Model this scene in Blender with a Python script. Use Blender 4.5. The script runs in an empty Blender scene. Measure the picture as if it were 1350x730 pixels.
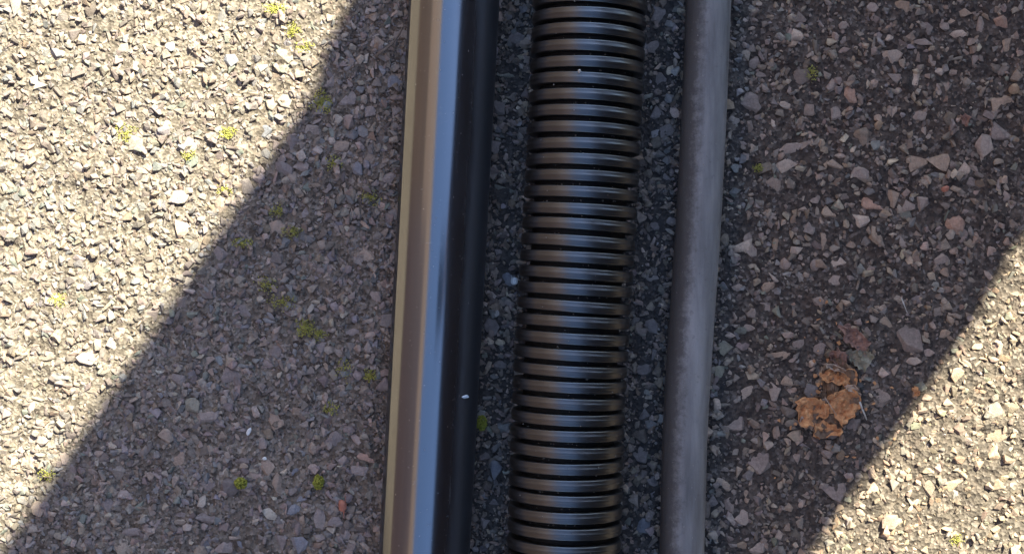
import bpy, bmesh, math, random
import numpy as np
from mathutils import Vector, Matrix, noise as mnoise

random.seed(7)
rng = np.random.default_rng(11)
sc = bpy.context.scene
COL = sc.collection
R = math.radians

# ------------------------------------------------------------------ camera
S, H = 0.0004, 0.76                 # metres per photo pixel on the ground, lens height
cam_data = bpy.data.cameras.new('camera')
cam = bpy.data.objects.new('camera', cam_data)
COL.objects.link(cam)
cam.location = (0, 0, H)
cam.rotation_euler = (0, 0, 0)
cam_data.sensor_width = 36
cam_data.lens = 36 * H / (1350 * S)
cam_data.clip_start = 0.02
cam_data.clip_end = 1000
sc.camera = cam

# ------------------------------------------------------------------ sky, sun, exposure
SUN_EL = R(42)
AX, AY = 0.567, 0.8237              # horizontal direction towards the sun
w = bpy.data.worlds.new('World')
sc.world = w
w.use_nodes = True
nt = w.node_tree
nt.nodes.clear()
sky = nt.nodes.new('ShaderNodeTexSky')
sky.sky_type = 'NISHITA'
sky.sun_disc = False
sky.sun_elevation = SUN_EL
sky.sun_rotation = math.atan2(AX, AY)
sky.air_density = 0.78
sky.dust_density = 0.25
sky.ozone_density = 2.6
bg = nt.nodes.new('ShaderNodeBackground')
bg.inputs['Strength'].default_value = 0.142
wo = nt.nodes.new('ShaderNodeOutputWorld')
nt.links.new(sky.outputs[0], bg.inputs[0])
nt.links.new(bg.outputs[0], wo.inputs[0])

sun_data = bpy.data.lights.new('sun', 'SUN')
sun_data.energy = 5.0
sun_data.angle = R(0.53)
sun_data.color = (0.955, 1.0, 0.85)
sun = bpy.data.objects.new('sun', sun_data)
COL.objects.link(sun)
sdir = Vector((AX * math.cos(SUN_EL), AY * math.cos(SUN_EL), math.sin(SUN_EL)))
sun.rotation_euler = (-sdir).to_track_quat('-Z', 'Y').to_euler()
sun.location = sdir * 5

sc.view_settings.view_transform = 'Standard'
sc.view_settings.look = 'None'
sc.view_settings.gamma = 1
sc.view_settings.use_curve_mapping = False
sc.view_settings.exposure = 2.12
sc.cycles.max_bounces = 8

# ------------------------------------------------------------------ helpers
def at(px, py, z=0.0):
    """photo pixel -> point at height z"""
    k = S * (H - z) / H
    return ((px - 675) * k, (365 - py) * k, z)

def tag(o, label=None, cat=None, group=None, kind=None):
    for k, v in (('label', label), ('category', cat), ('group', group), ('kind', kind)):
        if v:
            o[k] = v
    return o

def link(name, me, mats, parent=None):
    o = bpy.data.objects.new(name, me)
    COL.objects.link(o)
    for m in (mats if isinstance(mats, (list, tuple)) else [mats]):
        if m and not any(x == m for x in me.materials):
            me.materials.append(m)
    if parent:
        o.parent = parent
    return o

def mesh_np(name, v, f, smooth=False, col=None):
    """v (n,3), f (m,k) arrays; col (n,3) point colours"""
    me = bpy.data.meshes.new(name)
    v = np.asarray(v, dtype=np.float32); f = np.asarray(f, dtype=np.int32)
    k = f.shape[1]
    me.vertices.add(len(v)); me.vertices.foreach_set('co', v.ravel())
    me.loops.add(f.size); me.loops.foreach_set('vertex_index', f.ravel())
    me.polygons.add(len(f))
    me.polygons.foreach_set('loop_start', np.arange(0, f.size, k, dtype=np.int32))
    me.polygons.foreach_set('use_smooth', np.full(len(f), smooth))
    if col is not None:
        ca = me.color_attributes.new('stone_colour', 'FLOAT_COLOR', 'POINT')
        c4 = np.ones((len(v), 4), dtype=np.float32); c4[:, :3] = col
        ca.data.foreach_set('color', c4.ravel())
    me.update(calc_edges=True)
    me.validate()
    return me

_tab = rng.random((256, 256)).astype(np.float32)
def vnoise(x, y):
    xi = np.floor(x).astype(int); yi = np.floor(y).astype(int)
    fx = x - xi; fy = y - yi
    fx = fx * fx * (3 - 2 * fx); fy = fy * fy * (3 - 2 * fy)
    a = _tab[xi & 255, yi & 255]; b = _tab[(xi + 1) & 255, yi & 255]
    c = _tab[xi & 255, (yi + 1) & 255]; d = _tab[(xi + 1) & 255, (yi + 1) & 255]
    return (a * (1 - fx) + b * fx) * (1 - fy) + (c * (1 - fx) + d * fx) * fy
def fbm(x, y, f, octv=4):
    s = 0; amp = 1; t = 0
    for i in range(octv):
        s = s + amp * (vnoise(x * f + 17.3 * i, y * f + 9.1 * i) - 0.5); t += amp
        f *= 2.03; amp *= 0.55
    return s / t * 2

# ------------------------------------------------------------------ materials
class NT:
    def __init__(self, name):
        self.m = bpy.data.materials.new(name); self.m.use_nodes = True
        self.t = self.m.node_tree; self.t.nodes.clear()
        self.out = self.n('ShaderNodeOutputMaterial')
        self.p = self.n('ShaderNodeBsdfPrincipled')
        self.l(self.p.outputs[0], self.out.inputs[0])
    def n(self, typ, **kw):
        nd = self.t.nodes.new(typ)
        for k, v in kw.items(): setattr(nd, k, v)
        return nd
    def l(self, a, b): self.t.links.new(a, b)
    def coord(self, scale=(1, 1, 1), rot=(0, 0, 0)):
        tc = self.n('ShaderNodeTexCoord'); mp = self.n('ShaderNodeMapping')
        mp.inputs['Scale'].default_value = scale; mp.inputs['Rotation'].default_value = rot
        self.l(tc.outputs['Object'], mp.inputs['Vector'])
        return mp.outputs[0]
    def noise(self, vec, scale, detail=4, rough=0.6):
        nd = self.n('ShaderNodeTexNoise')
        nd.inputs['Scale'].default_value = scale; nd.inputs['Detail'].default_value = detail
        nd.inputs['Roughness'].default_value = rough
        self.l(vec, nd.inputs['Vector']); return nd.outputs['Fac']
    def vor(self, vec, scale, feature='F1', out='Distance'):
        nd = self.n('ShaderNodeTexVoronoi', feature=feature)
        nd.inputs['Scale'].default_value = scale
        self.l(vec, nd.inputs['Vector']); return nd.outputs[out]
    def ramp(self, fac, stops, interp='LINEAR'):
        nd = self.n('ShaderNodeValToRGB'); e = nd.color_ramp.elements
        nd.color_ramp.interpolation = interp
        while len(e) < len(stops): e.new(0.5)
        for i, (p, c) in enumerate(stops):
            e[i].position = p
            e[i].color = (c, c, c, 1) if isinstance(c, (int, float)) else (*c, 1)
        self.l(fac, nd.inputs[0]); return nd.outputs[0]
    def mix(self, fac, a, b, mode='MIX'):
        nd = self.n('ShaderNodeMix', data_type='RGBA', blend_type=mode)
        for sock, v in ((nd.inputs['Factor'], fac), (nd.inputs['A'], a), (nd.inputs['B'], b)):
            pass
        ins = [s for s in nd.inputs if s.enabled]
        for s_, v in zip(ins, (fac, a, b)):
            if isinstance(v, (int, float)): s_.default_value = v
            elif isinstance(v, tuple): s_.default_value = (*v, 1)
            else: self.l(v, s_)
        return [o for o in nd.outputs if o.enabled][0]
    def math(self, op, a, b=None):
        nd = self.n('ShaderNodeMath', operation=op)
        for i, v in enumerate((a, b)):
            if v is None: continue
            if isinstance(v, (int, float)): nd.inputs[i].default_value = v
            else: self.l(v, nd.inputs[i])
        return nd.outputs[0]
    def bump(self, h, dist, strength=1.0, prev=None):
        nd = self.n('ShaderNodeBump')
        nd.inputs['Strength'].default_value = strength; nd.inputs['Distance'].default_value = dist
        self.l(h, nd.inputs['Height'])
        if prev is not None: self.l(prev, nd.inputs['Normal'])
        return nd.outputs[0]
    def set(self, **kw):
        for k, v in kw.items():
            s_ = self.p.inputs[k.replace('_', ' ')]
            if isinstance(v, (int, float)): s_.default_value = v
            elif isinstance(v, tuple): s_.default_value = (*v, 1)
            else: self.l(v, s_)
        return self.m

# tarmac matrix: bitumen, grit and trodden-in dust
a = NT('tarmac_matrix')
v = a.coord()
sep = a.n('ShaderNodeSeparateXYZ'); a.l(v, sep.inputs[0])
wob = a.noise(v, 9, 4)
xw = a.math('ADD', sep.outputs[0], a.math('MULTIPLY', a.math('SUBTRACT', wob, 0.5), 0.22))
far = a.n('ShaderNodeVectorMath', operation='LENGTH'); a.l(v, far.inputs[0])
far = a.ramp(a.math('ADD', far.outputs['Value'], a.math('MULTIPLY', a.noise(v, 3, 3), 0.3)), [(0.5, 0.0), (1.0, 1.0)])
dust_and_lit = a.ramp(a.math('ADD', a.math('MULTIPLY', xw, 2.2), 0.5), [(0.12, 1.0), (0.42, 0.45), (0.62, 0.0)])
lit_patch = a.n('ShaderNodeVectorMath', operation='DISTANCE'); a.l(v, lit_patch.inputs[0]); lit_patch.inputs[1].default_value = (0.36, -0.20, 0)
lit_patch = a.ramp(a.math('ADD', lit_patch.outputs['Value'], a.math('MULTIPLY', a.math('SUBTRACT', a.noise(v, 26, 5, 0.7), 0.5), 0.12)), [(0.10, 0.7), (0.27, 0.0)])  # lower right corner painted paler, as the sunlit ground looks
dust_and_lit = a.math('MAXIMUM', dust_and_lit, lit_patch)
dust_and_lit = a.mix(far, dust_and_lit, a.ramp(a.noise(v, 0.7, 4), [(0.35, 0.2), (0.65, 0.9)]))
dirt = a.noise(v, 60, 6, 0.7)
cell = a.vor(v, 620, out='Color')
csep = a.n('ShaderNodeSeparateColor'); a.l(cell, csep.inputs[0])
grit_dark = a.ramp(csep.outputs[0], [(0.0, (0.032, 0.022, 0.015)), (0.5, (0.080, 0.055, 0.038)), (0.84, (0.145, 0.104, 0.075)), (1.0, (0.27, 0.225, 0.185))])
grit_dust = a.ramp(csep.outputs[0], [(0.0, (0.085, 0.07, 0.054)), (0.5, (0.22, 0.19, 0.15)), (0.85, (0.28, 0.245, 0.20)), (1.0, (0.36, 0.32, 0.27))])
dm = a.ramp(dirt, [(0.38, 0.0), (0.62, 1.0)])
c1 = a.mix(a.math('ADD', a.math('MULTIPLY', dust_and_lit, 0.75), a.math('MULTIPLY', dm, 0.25)), grit_dark, grit_dust)
shade_x = a.math('ADD', sep.outputs[0], a.math('MULTIPLY', a.math('SUBTRACT', a.noise(v, 34, 5, 0.7), 0.5), 0.035))
tube_shade = a.ramp(a.math('ADD', a.math('MULTIPLY', shade_x, 3.0), 0.5), [(0.38, 0.0), (0.43, 1.0), (0.80, 1.0), (0.88, 0.3), (1.0, 0.25)])  # shade around the tubes, painted into the matrix colour
tube_shade = a.mix(far, tube_shade, (0.1, 0.1, 0.1))
hum = a.ramp(a.noise(v, 25, 5, 0.65), [(0.4, 1.0), (0.62, 0.0)])
c2 = a.mix(a.math('MULTIPLY', hum, 0.35), c1, (0.035, 0.026, 0.02))
c2 = a.mix(a.math('MULTIPLY', tube_shade, 0.72), c2, (0.020, 0.017, 0.0155))
c2 = a.mix(1.0, c2, (1.06, 0.95, 0.87), 'MULTIPLY')
b1 = a.bump(a.vor(v, 620), 0.0007, 0.9)
b2 = a.bump(a.noise(v, 900, 4, 0.7), 0.0006, 0.7, b1)
MAT_GROUND = a.set(Base_Color=c2, Roughness=a.math('SUBTRACT', 0.85, a.math('MULTIPLY', tube_shade, 0.3)), Normal=b2, Specular_IOR_Level=0.35)

# stone chippings: own colour per chip, mottled
a = NT('stone_chipping')
v = a.coord()
at_ = a.n('ShaderNodeAttribute', attribute_name='stone_colour')
m1 = a.ramp(a.noise(v, 420, 5, 0.75), [(0.3, 0.62), (0.7, 1.28)])
m2 = a.ramp(a.vor(v, 1500, out='Distance'), [(0.0, 0.75), (0.5, 1.15)])
c = a.mix(1.0, at_.outputs['Color'], m1, 'MULTIPLY')
c = a.mix(0.6, c, m2, 'MULTIPLY')
film = a.ramp(a.noise(v, 150, 5, 0.7), [(0.44, 0.0), (0.66, 0.75)])
c = a.mix(film, c, a.mix(0.6, c, (0.175, 0.138, 0.10)))
bev = a.n('ShaderNodeBevel', samples=3); bev.inputs['Radius'].default_value = 0.00045
b1 = a.bump(a.noise(v, 700, 5, 0.7), 0.0007, 0.8, bev.outputs[0])
MAT_STONE = a.set(Base_Color=c, Roughness=0.72, Normal=b1, Specular_IOR_Level=0.4)

# smooth pipe: polished black plastic with handling marks
a = NT('polished_black_plastic')
v = a.coord()
vs = a.coord(scale=(60, 1.2, 60))
streak = a.ramp(a.noise(vs, 8, 5, 0.7), [(0.4, 0.15), (0.75, 0.21)])
dustn = a.ramp(a.noise(v, 260, 6, 0.8), [(0.6, 0.0), (0.72, 1.0)])
rough = a.math('ADD', streak, a.math('MULTIPLY', dustn, 0.15))
tcn = a.n('ShaderNodeTexCoord'); sn = a.n('ShaderNodeSeparateXYZ'); a.l(tcn.outputs['Normal'], sn.inputs[0])
scuff = a.ramp(a.math('ADD', sn.outputs[0], a.math('MULTIPLY', a.math('SUBTRACT', a.noise(a.coord(scale=(1, 0.1, 1)), 90, 4), 0.5), 0.25)), [(0.42, 0.0), (0.68, 1.0)])
rough = a.math('ADD', rough, a.math('MULTIPLY', scuff, 0.30))
line = a.ramp(a.noise(a.coord(scale=(1, 0.025, 1)), 900, 3, 0.6), [(0.69, 0.0), (0.73, 1.0)])
line = a.math('MULTIPLY', line, a.ramp(a.noise(v, 40, 3), [(0.5, 0.0), (0.6, 0.35)]))
bc = a.mix(a.math('MULTIPLY', dustn, 0.3), (0.004, 0.004, 0.005), (0.12, 0.10, 0.09))
so_ = a.n('ShaderNodeSeparateXYZ'); a.l(v, so_.inputs[0])
yy_ = a.math('ADD', so_.outputs[1], a.math('MULTIPLY', a.math('SUBTRACT', a.noise(v, 120, 2), 0.5), 0.004))
ring = a.math('SUBTRACT', 1.0, a.math('MINIMUM', a.math('MULTIPLY', a.math('ABSOLUTE', a.math('SUBTRACT', yy_, 0.0167)), 3500.0), 1.0))
ring = a.math('MULTIPLY', ring, a.ramp(sn.outputs[0], [(0.0, 1.0), (0.12, 0.0)]))
line = a.math('MAXIMUM', line, a.math('MULTIPLY', ring, a.ramp(a.noise(v, 300, 3), [(0.45, 0.0), (0.6, 0.5)])))
bc = a.mix(line, bc, (0.3, 0.28, 0.26))
wav = a.noise(a.coord(scale=(1, 0.3, 1)), 14, 1, 0.3)
b1 = a.bump(wav, 0.0016, 0.5)
MAT_PIPE = a.set(Base_Color=bc, Roughness=rough, IOR=2.85, Normal=b1)

# corrugated hose: black satin plastic
a = NT('satin_black_plastic')
v = a.coord()
dustn = a.ramp(a.noise(v, 330, 6, 0.8), [(0.6, 0.0), (0.8, 1.0)])
bc = a.mix(a.math('MULTIPLY', dustn, 0.25), (0.010, 0.009, 0.008), (0.14, 0.115, 0.095))
b1 = a.bump(a.noise(v, 900, 3, 0.6), 0.00008, 0.5)
MAT_CORR = a.set(Base_Color=bc, Roughness=a.math('ADD', 0.35, a.math('MULTIPLY', dustn, 0.2)), IOR=1.95, Normal=b1)

a = NT('shaded_groove_plastic')  # hose plastic made darker and duller so the grooves read as shade
v = a.coord()
MAT_GROOVE = a.set(Base_Color=a.ramp(a.noise(v, 400, 4, 0.7), [(0.4, (0.004, 0.004, 0.004)), (0.8, (0.02, 0.018, 0.016))]), Roughness=0.6, IOR=1.35)

# rubber hose: matt grey-black, dusty
a = NT('dusty_rubber')
v = a.coord()
vs = a.coord(scale=(1, 0.12, 1))
n1 = a.noise(v, 500, 6, 0.75)
n2 = a.noise(vs, 120, 5, 0.6)
bc = a.ramp(n2, [(0.28, (0.12, 0.105, 0.092)), (0.72, (0.31, 0.275, 0.245))])
fl = a.ramp(a.noise(v, 230, 6, 0.8), [(0.58, 0.0), (0.72, 1.0)])
bc = a.mix(a.math('MULTIPLY', fl, 0.5), bc, (0.035, 0.028, 0.024))
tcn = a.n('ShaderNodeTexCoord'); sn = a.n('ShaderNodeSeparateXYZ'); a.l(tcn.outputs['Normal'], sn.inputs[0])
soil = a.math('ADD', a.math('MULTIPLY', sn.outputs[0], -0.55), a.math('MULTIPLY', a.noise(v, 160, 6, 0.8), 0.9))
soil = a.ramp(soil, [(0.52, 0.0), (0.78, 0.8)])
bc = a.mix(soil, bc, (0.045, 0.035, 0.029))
fl2 = a.ramp(a.noise(v, 800, 3, 0.8), [(0.62, 0.0), (0.74, 1.0)])
bc = a.mix(a.math('MULTIPLY', fl2, 0.45), bc, (0.24, 0.22, 0.21))
b1 = a.bump(n1, 0.0006, 0.7, a.bump(n2, 0.0006, 0.4))
MAT_RUBBER = a.set(Base_Color=bc, Roughness=0.55, Normal=b1, IOR=1.55)

def plain(name, c0, c1_, sc_=300, rough=0.8, dist=0.0003, spec=0.4):
    a = NT(name); v = a.coord()
    n1 = a.noise(v, sc_, 5, 0.7)
    return a.set(Base_Color=a.ramp(n1, [(0.32, c0), (0.68, c1_)]), Roughness=rough,
                 Normal=a.bump(n1, dist, 0.7), Specular_IOR_Level=spec)
MAT_MOSS = plain('moss', (0.24, 0.22, 0.035), (0.46, 0.40, 0.09), 900, 0.9)
MAT_MOSSG = plain('moss_green', (0.19, 0.19, 0.02), (0.44, 0.40, 0.06), 700, 0.9)
MAT_LEAF = plain('dry_leaf', (0.38, 0.14, 0.05), (0.72, 0.35, 0.14), 260, 0.8, 0.001)
MAT_LEAFD = plain('dark_leaf', (0.10, 0.06, 0.038), (0.30, 0.17, 0.09), 240, 0.8, 0.001)
MAT_LEAFP = plain('bleached_leaf', (0.30, 0.19, 0.12), (0.5, 0.35, 0.24), 160, 0.75, 0.0006)
MAT_LEAFG = plain('green_grey_leaf', (0.20, 0.165, 0.10), (0.34, 0.285, 0.19), 200, 0.8, 0.0006)
MAT_LEAFR = plain('russet_leaf', (0.19, 0.095, 0.065), (0.37, 0.20, 0.135), 200, 0.8, 0.0006)
MAT_STALK = plain('pale_stalk', (0.35, 0.30, 0.24), (0.55, 0.48, 0.4), 400, 0.8)
MAT_TWIG = plain('twig', (0.10, 0.07, 0.05), (0.2, 0.15, 0.11), 400, 0.85)
MAT_WHITE = plain('white_stone', (0.62, 0.58, 0.52), (0.8, 0.77, 0.7), 500, 0.6)
MAT_ORANGE = plain('orange_stone', (0.36, 0.12, 0.07), (0.5, 0.2, 0.12), 500, 0.7)
MAT_AMBER = plain('amber_stone', (0.26, 0.15, 0.08), (0.40, 0.25, 0.14), 500, 0.7)
MAT_FLECK = plain('white_fleck', (0.6, 0.6, 0.6), (0.75, 0.75, 0.73), 500, 0.6)

# ------------------------------------------------------------------ pipe axes (photo pixel centres)
R_PIPE, R_CORR, R_HOSE = 0.0231, 0.0291, 0.01165
LIFT = 0.0016
def axis(pts, r):
    """smooth axis x(y) for a tube of radius r lying along y; returns function"""
    P = [at(px, py, r + LIFT) for px, py in pts]
    ys = np.array([p[1] for p in P])[::-1]; xs = np.array([p[0] for p in P])[::-1]
    fit = np.polyfit(ys, xs, 1)
    def f(y):
        y = np.asarray(y, dtype=float)
        inside = np.interp(y, ys, xs)
        lo = xs[0] + fit[0] * (y - ys[0]); hi = xs[-1] + fit[0] * (y - ys[-1])
        return np.where(y < ys[0], lo, np.where(y > ys[-1], hi, inside))
    yy = np.linspace(-1.0, 1.0, 401)
    k = np.ones(17) / 17
    ff = f(np.linspace(-1.0 - 0.04, 1.0 + 0.04, 417))
    sm = np.convolve(ff, k, mode='valid')
    return lambda y: np.interp(y, yy, sm)
AX_PIPE = axis([(599, -5), (559, 735)], R_PIPE)
AX_CORR = axis([(778, 0), (772.5, 120), (767.5, 240), (758.5, 370), (751, 490), (746, 610), (744, 730)], R_CORR)
AX_HOSE = axis([(934, 0), (929.5, 125), (924, 240), (917, 360), (907.5, 480), (901, 600), (900, 730)], R_HOSE)
TUBES = [(AX_PIPE, R_PIPE), (AX_CORR, R_CORR), (AX_HOSE, R_HOSE)]

# ------------------------------------------------------------------ ground: one sheet to the horizon
def spaced(inner, step, outer, far):
    c = list(np.arange(-inner, inner + step / 2, step))
    d = inner; st = step; ext = []
    while d < outer:
        st = min(st * 1.12, 0.004); d += st; ext.append(d)
    while d < far:
        st *= 1.6; d += st; ext.append(d)
    e = np.array(ext)
    return np.concatenate([-e[::-1], c, e])
gx = spaced(0.29, 0.0009, 0.62, 300); gy = spaced(0.17, 0.0009, 0.48, 300)
GX, GY = np.meshgrid(gx, gy)
def ground_z(x, y):
    fade = np.clip((0.62 - np.abs(x)) / 0.1, 0, 1) * np.clip((0.48 - np.abs(y)) / 0.1, 0, 1)
    z = 0.0008 * fbm(x, y, 22, 3) + 0.0020 * fbm(x + 3, y + 5, 130, 3) + 0.0006 * fbm(x + 1, y + 2, 520, 2)
    return (z - 0.0006) * fade
GZ = ground_z(GX, GY)
nxg, nyg = len(gx), len(gy)
gv = np.stack([GX, GY, GZ], -1).reshape(-1, 3)
ii = (np.arange(nyg - 1)[:, None] * nxg + np.arange(nxg - 1)[None, :]).ravel()
gf = np.stack([ii, ii + 1, ii + 1 + nxg, ii + nxg], -1)
ground = link('tarmac', mesh_np('tarmac', gv, gf, smooth=True), MAT_GROUND)
tag(ground, 'worn stony tarmac surface under the three pipes', kind='structure')

# ------------------------------------------------------------------ stones
def hull_template(npts, flat, seed):
    r_ = random.Random(seed)
    bm = bmesh.new()
    for i in range(npts):
        while True:
            p = Vector((r_.uniform(-1, 1), r_.uniform(-1, 1), r_.uniform(-1, 1)))
            if 0.72 < p.length < 1.0: break
        p.z = max(-0.7, min(flat, p.z))
        bm.verts.new(p)
    res = bmesh.ops.convex_hull(bm, input=bm.verts)
    junk = [g for g in res['geom_interior'] if isinstance(g, bmesh.types.BMVert)] + \
           [g for g in res['geom_unused'] if isinstance(g, bmesh.types.BMVert)]
    bmesh.ops.delete(bm, geom=list(set(junk)), context='VERTS')
    bmesh.ops.triangulate(bm, faces=bm.faces)
    bm.verts.index_update()
    V = np.array([v_.co[:] for v_ in bm.verts]); F = np.array([[q.index for q in f_.verts] for f_ in bm.faces])
    bm.free()
    V[:, :2] -= (V[:, :2].max(0) + V[:, :2].min(0)) / 2
    V[:, :2] /= np.abs(V[:, :2]).max(0)
    return V, F
T_BIG = [hull_template(13 + i % 4, 0.4, 100 + i) for i in range(40)]
T_SMALL = [hull_template(9 + i % 3, 0.55, 300 + i) for i in range(40)]

def stone_colours(x, y, n):
    """base colour of each chip: greys, mauve greys, tan, blue grey, a few pale; painted shade on the chips between the tubes"""
    pal = np.array([(0.27, 0.245, 0.245), (0.22, 0.195, 0.195), (0.30, 0.26, 0.235), (0.21, 0.215, 0.24),
                    (0.34, 0.295, 0.275), (0.165, 0.145, 0.14), (0.25, 0.20, 0.17), (0.40, 0.37, 0.345), (0.19, 0.215, 0.205)])
    pr = np.array([0.2, 0.17, 0.14, 0.13, 0.12, 0.1, 0.07, 0.035, 0.035]); pr = pr / pr.sum()
    c = pal[rng.choice(len(pal), n, p=pr)]
    c = c * rng.uniform(0.68, 1.12, (n, 1)) * rng.uniform(0.95, 1.05, (n, 3)) * np.array([1.12, 0.945, 0.765])
    xn = x + 0.010 * fbm(x + 7, y, 30, 3)              # shade painted into the chips in the strip where the tubes lie
    d = np.interp(xn, [-0.040, -0.022, 0.092, 0.118], [0, 1, 1, 0])[:, None]
    c = c * (1 - d) + d * c * np.array([0.78, 0.745, 0.70]) * np.where(rng.random((n, 1)) < 0.22, 1.75, 1.0)
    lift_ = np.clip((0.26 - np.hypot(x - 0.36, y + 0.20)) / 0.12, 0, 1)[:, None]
    c = c * (1 + 0.12 * lift_)  # chips in the sunlit corner painted slightly lighter
    rgt = np.interp(xn, [0.100, 0.135], [0, 1])[:, None]
    c = c * (1 - rgt) + rgt * (c * np.array([1.16, 1.05, 0.90]))
    return c

def make_stones(x, y, w_, l_, h_, rot, tilt, col, templates, proud):
    """joined vertex/face arrays; proud = height of the chip's top above the ground"""
    n = len(x); ti = rng.integers(0, len(templates), n)
    gz = ground_z(x, y)
    VV, FF, CC = [], [], []; base = 0; owner = []
    for t, (V, F) in enumerate(templates):
        idx = np.nonzero(ti == t)[0]
        if not len(idx): continue
        m = len(idx)
        P = V[None] * np.stack([w_[idx] / 2, l_[idx] / 2, h_[idx]], -1)[:, None, :]
        ta, td = tilt[idx], rng.uniform(0, 6.28, m)
        P[:, :, 2] += np.tan(ta)[:, None] * (P[:, :, 0] * np.cos(td)[:, None] + P[:, :, 1] * np.sin(td)[:, None])
        c_, s_ = np.cos(rot[idx])[:, None], np.sin(rot[idx])[:, None]
        X = P[:, :, 0] * c_ - P[:, :, 1] * s_; Y = P[:, :, 0] * s_ + P[:, :, 1] * c_
        top = P[:, :, 2].max(1)
        lim = gz[idx] + proud[idx]
        Z = P[:, :, 2] - top[:, None] + lim[:, None]
        X = X + x[idx][:, None]; Y = Y + y[idx][:, None]
        for ax, r in TUBES:                        # chips under a tube are trodden down below it
            d = np.abs(X - ax(Y)); ins = d < r
            under = LIFT + r - np.sqrt(np.clip(r * r - np.minimum(d, r) ** 2, 0, None)) - 0.00015
            over = np.where(ins, Z - under, -1).max(1)
            Z = Z - np.clip(over, 0, None)[:, None]
        VV.append(np.stack([X, Y, Z], -1).reshape(-1, 3))
        FF.append((F[None] + (base + np.arange(m) * len(V))[:, None, None]).reshape(-1, 3))
        CC.append(np.repeat(col[idx], len(V), 0)); owner.append((idx, len(V), F))
        base += m * len(V)
    return np.concatenate(VV), np.concatenate(FF), np.concatenate(CC), owner

# the chips one can pick out in the photograph: px, py, width, height, colour
G1, G2, TAN, BLU, PAL, GRN, PNK, DRK = (0.27, 0.245, 0.245), (0.22, 0.20, 0.205), (0.31, 0.26, 0.225), (0.20, 0.22, 0.27), (0.38, 0.345, 0.33), (0.24, 0.25, 0.22), (0.33, 0.235, 0.20), (0.13, 0.115, 0.11)
Z7 = [(684,32,42,22,TAN),(795,60,60,46,PNK),(728,75,26,60,G1),(670,90,46,22,PAL),(632,70,26,22,G1),(240,92,36,30,PAL),(362,68,22,22,G1),(648,135,42,28,TAN),(595,155,26,38,G1),(492,150,54,36,PAL),(447,187,32,24,PAL),(495,208,36,26,G1),(545,215,38,52,PAL),(617,188,28,24,PAL),(612,240,24,22,PAL),(335,225,30,36,G1),(125,272,62,56,G2),(210,278,32,18,PAL),(187,325,26,36,PAL),(790,275,74,50,TAN),(780,350,54,62,G2),(735,385,46,60,G1),(615,435,60,50,TAN),(680,445,32,34,PAL),(410,460,54,40,G1),(345,435,50,24,TAN),(215,437,56,36,PAL),(225,390,62,26,G1),(280,500,52,70,G1),(445,535,62,56,PNK),(497,525,30,46,TAN),(535,545,32,36,G1),(570,535,36,46,G1),(410,582,46,36,PAL),(455,620,46,46,TAN),(318,640,32,50,TAN),(523,640,24,36,G1),(390,640,36,26,TAN),(95,650,52,46,PAL),(122,660,34,44,G1),(240,660,32,20,PAL),(330,560,46,36,TAN),(660,590,56,56,PNK),(625,690,42,42,G1),(580,345,20,22,PAL),(565,305,36,28,G1),(500,300,22,36,PAL),(345,300,32,40,G1),(375,250,40,50,PNK),(300,35,30,30,TAN),(520,20,40,36,TAN),(370,110,34,30,G1),(155,195,40,26,G1),(130,165,30,34,G2),(560,430,50,46,TAN),(710,155,26,36,G1),(805,120,44,40,TAN),(820,200,36,30,TAN),(350,690,40,30,PAL),(290,700,30,36,G1),(210,695,30,30,G1),(700,480,40,30,G2),(790,515,34,30,G1),(100,405,30,34,G2),(440,20,30,24,G1),(590,75,24,34,G2),(270,590,44,50,G2),(485,100,24,18,PAL),(575,110,50,16,G1)]
Z8 = [(262,80,40,32,PNK),(180,80,54,24,G1),(75,190,54,40,GRN),(145,308,84,48,PAL),(200,300,36,50,G1),(250,232,30,40,G1),(320,187,32,42,G2),(550,158,72,90,G2),(598,198,52,22,G1),(570,222,40,20,PAL),(650,150,34,22,TAN),(45,335,28,30,PAL),(170,480,66,80,G2),(95,390,60,56,G2),(115,630,48,42,G1),(60,540,24,22,PAL),(215,678,24,28,PAL),(255,490,22,48,G1),(155,715,44,42,G1),(355,570,70,54,G2),(275,180,50,32,G1),(215,208,56,22,TAN),(130,135,38,20,G1),(235,275,34,28,TAN),(60,255,34,40,GRN),(128,575,46,40,TAN),(85,600,28,40,G2),(410,390,40,46,G2),(345,412,50,24,G2),(105,25,30,26,G1),(365,10,40,30,G1),(190,25,44,40,TAN),(30,30,26,26,G1),(95,230,30,24,DRK)]
Z6 = [(650,690,76,60,BLU),(590,708,48,38,G1),(740,700,42,42,G2),(787,705,48,46,BLU),(480,625,52,36,G2),(540,630,54,40,G2),(350,672,58,22,G1),(495,658,24,22,PAL),(320,395,52,60,G2),(500,335,52,38,GRN),(465,475,54,46,TAN),(550,370,58,32,G1),(725,380,52,46,TAN),(222,458,38,40,G2),(885,425,54,38,G2),(970,475,58,40,PNK),(945,515,48,36,G1),(985,545,42,52,G2),(825,450,26,32,TAN),(775,500,62,50,BLU),(705,500,38,46,TAN),(735,545,30,60,TAN),(795,583,36,32,BLU),(775,612,36,26,BLU),(845,630,36,60,G1),(885,640,38,32,G2),(915,680,32,42,G1),(955,690,36,32,G1),(550,298,22,18,PAL),(260,330,50,46,G2),(610,260,50,50,G2),(660,90,60,50,G2),(720,190,44,40,G2),(590,190,34,24,G1),(930,150,50,30,G1),(985,60,40,50,G1),(900,480,40,36,G1),(845,185,44,40,G2),(640,480,40,40,G2),(440,420,44,40,TAN),(560,555,42,44,G2),(180,510,40,36,G2),(285,600,40,46,G2),(100,610,36,40,TAN),(470,270,40,26,G1),(230,215,54,30,PAL),(80,240,44,40,GRN),(20,150,36,30,G1),(300,180,40,44,PAL),(135,60,40,36,PAL)]
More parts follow.
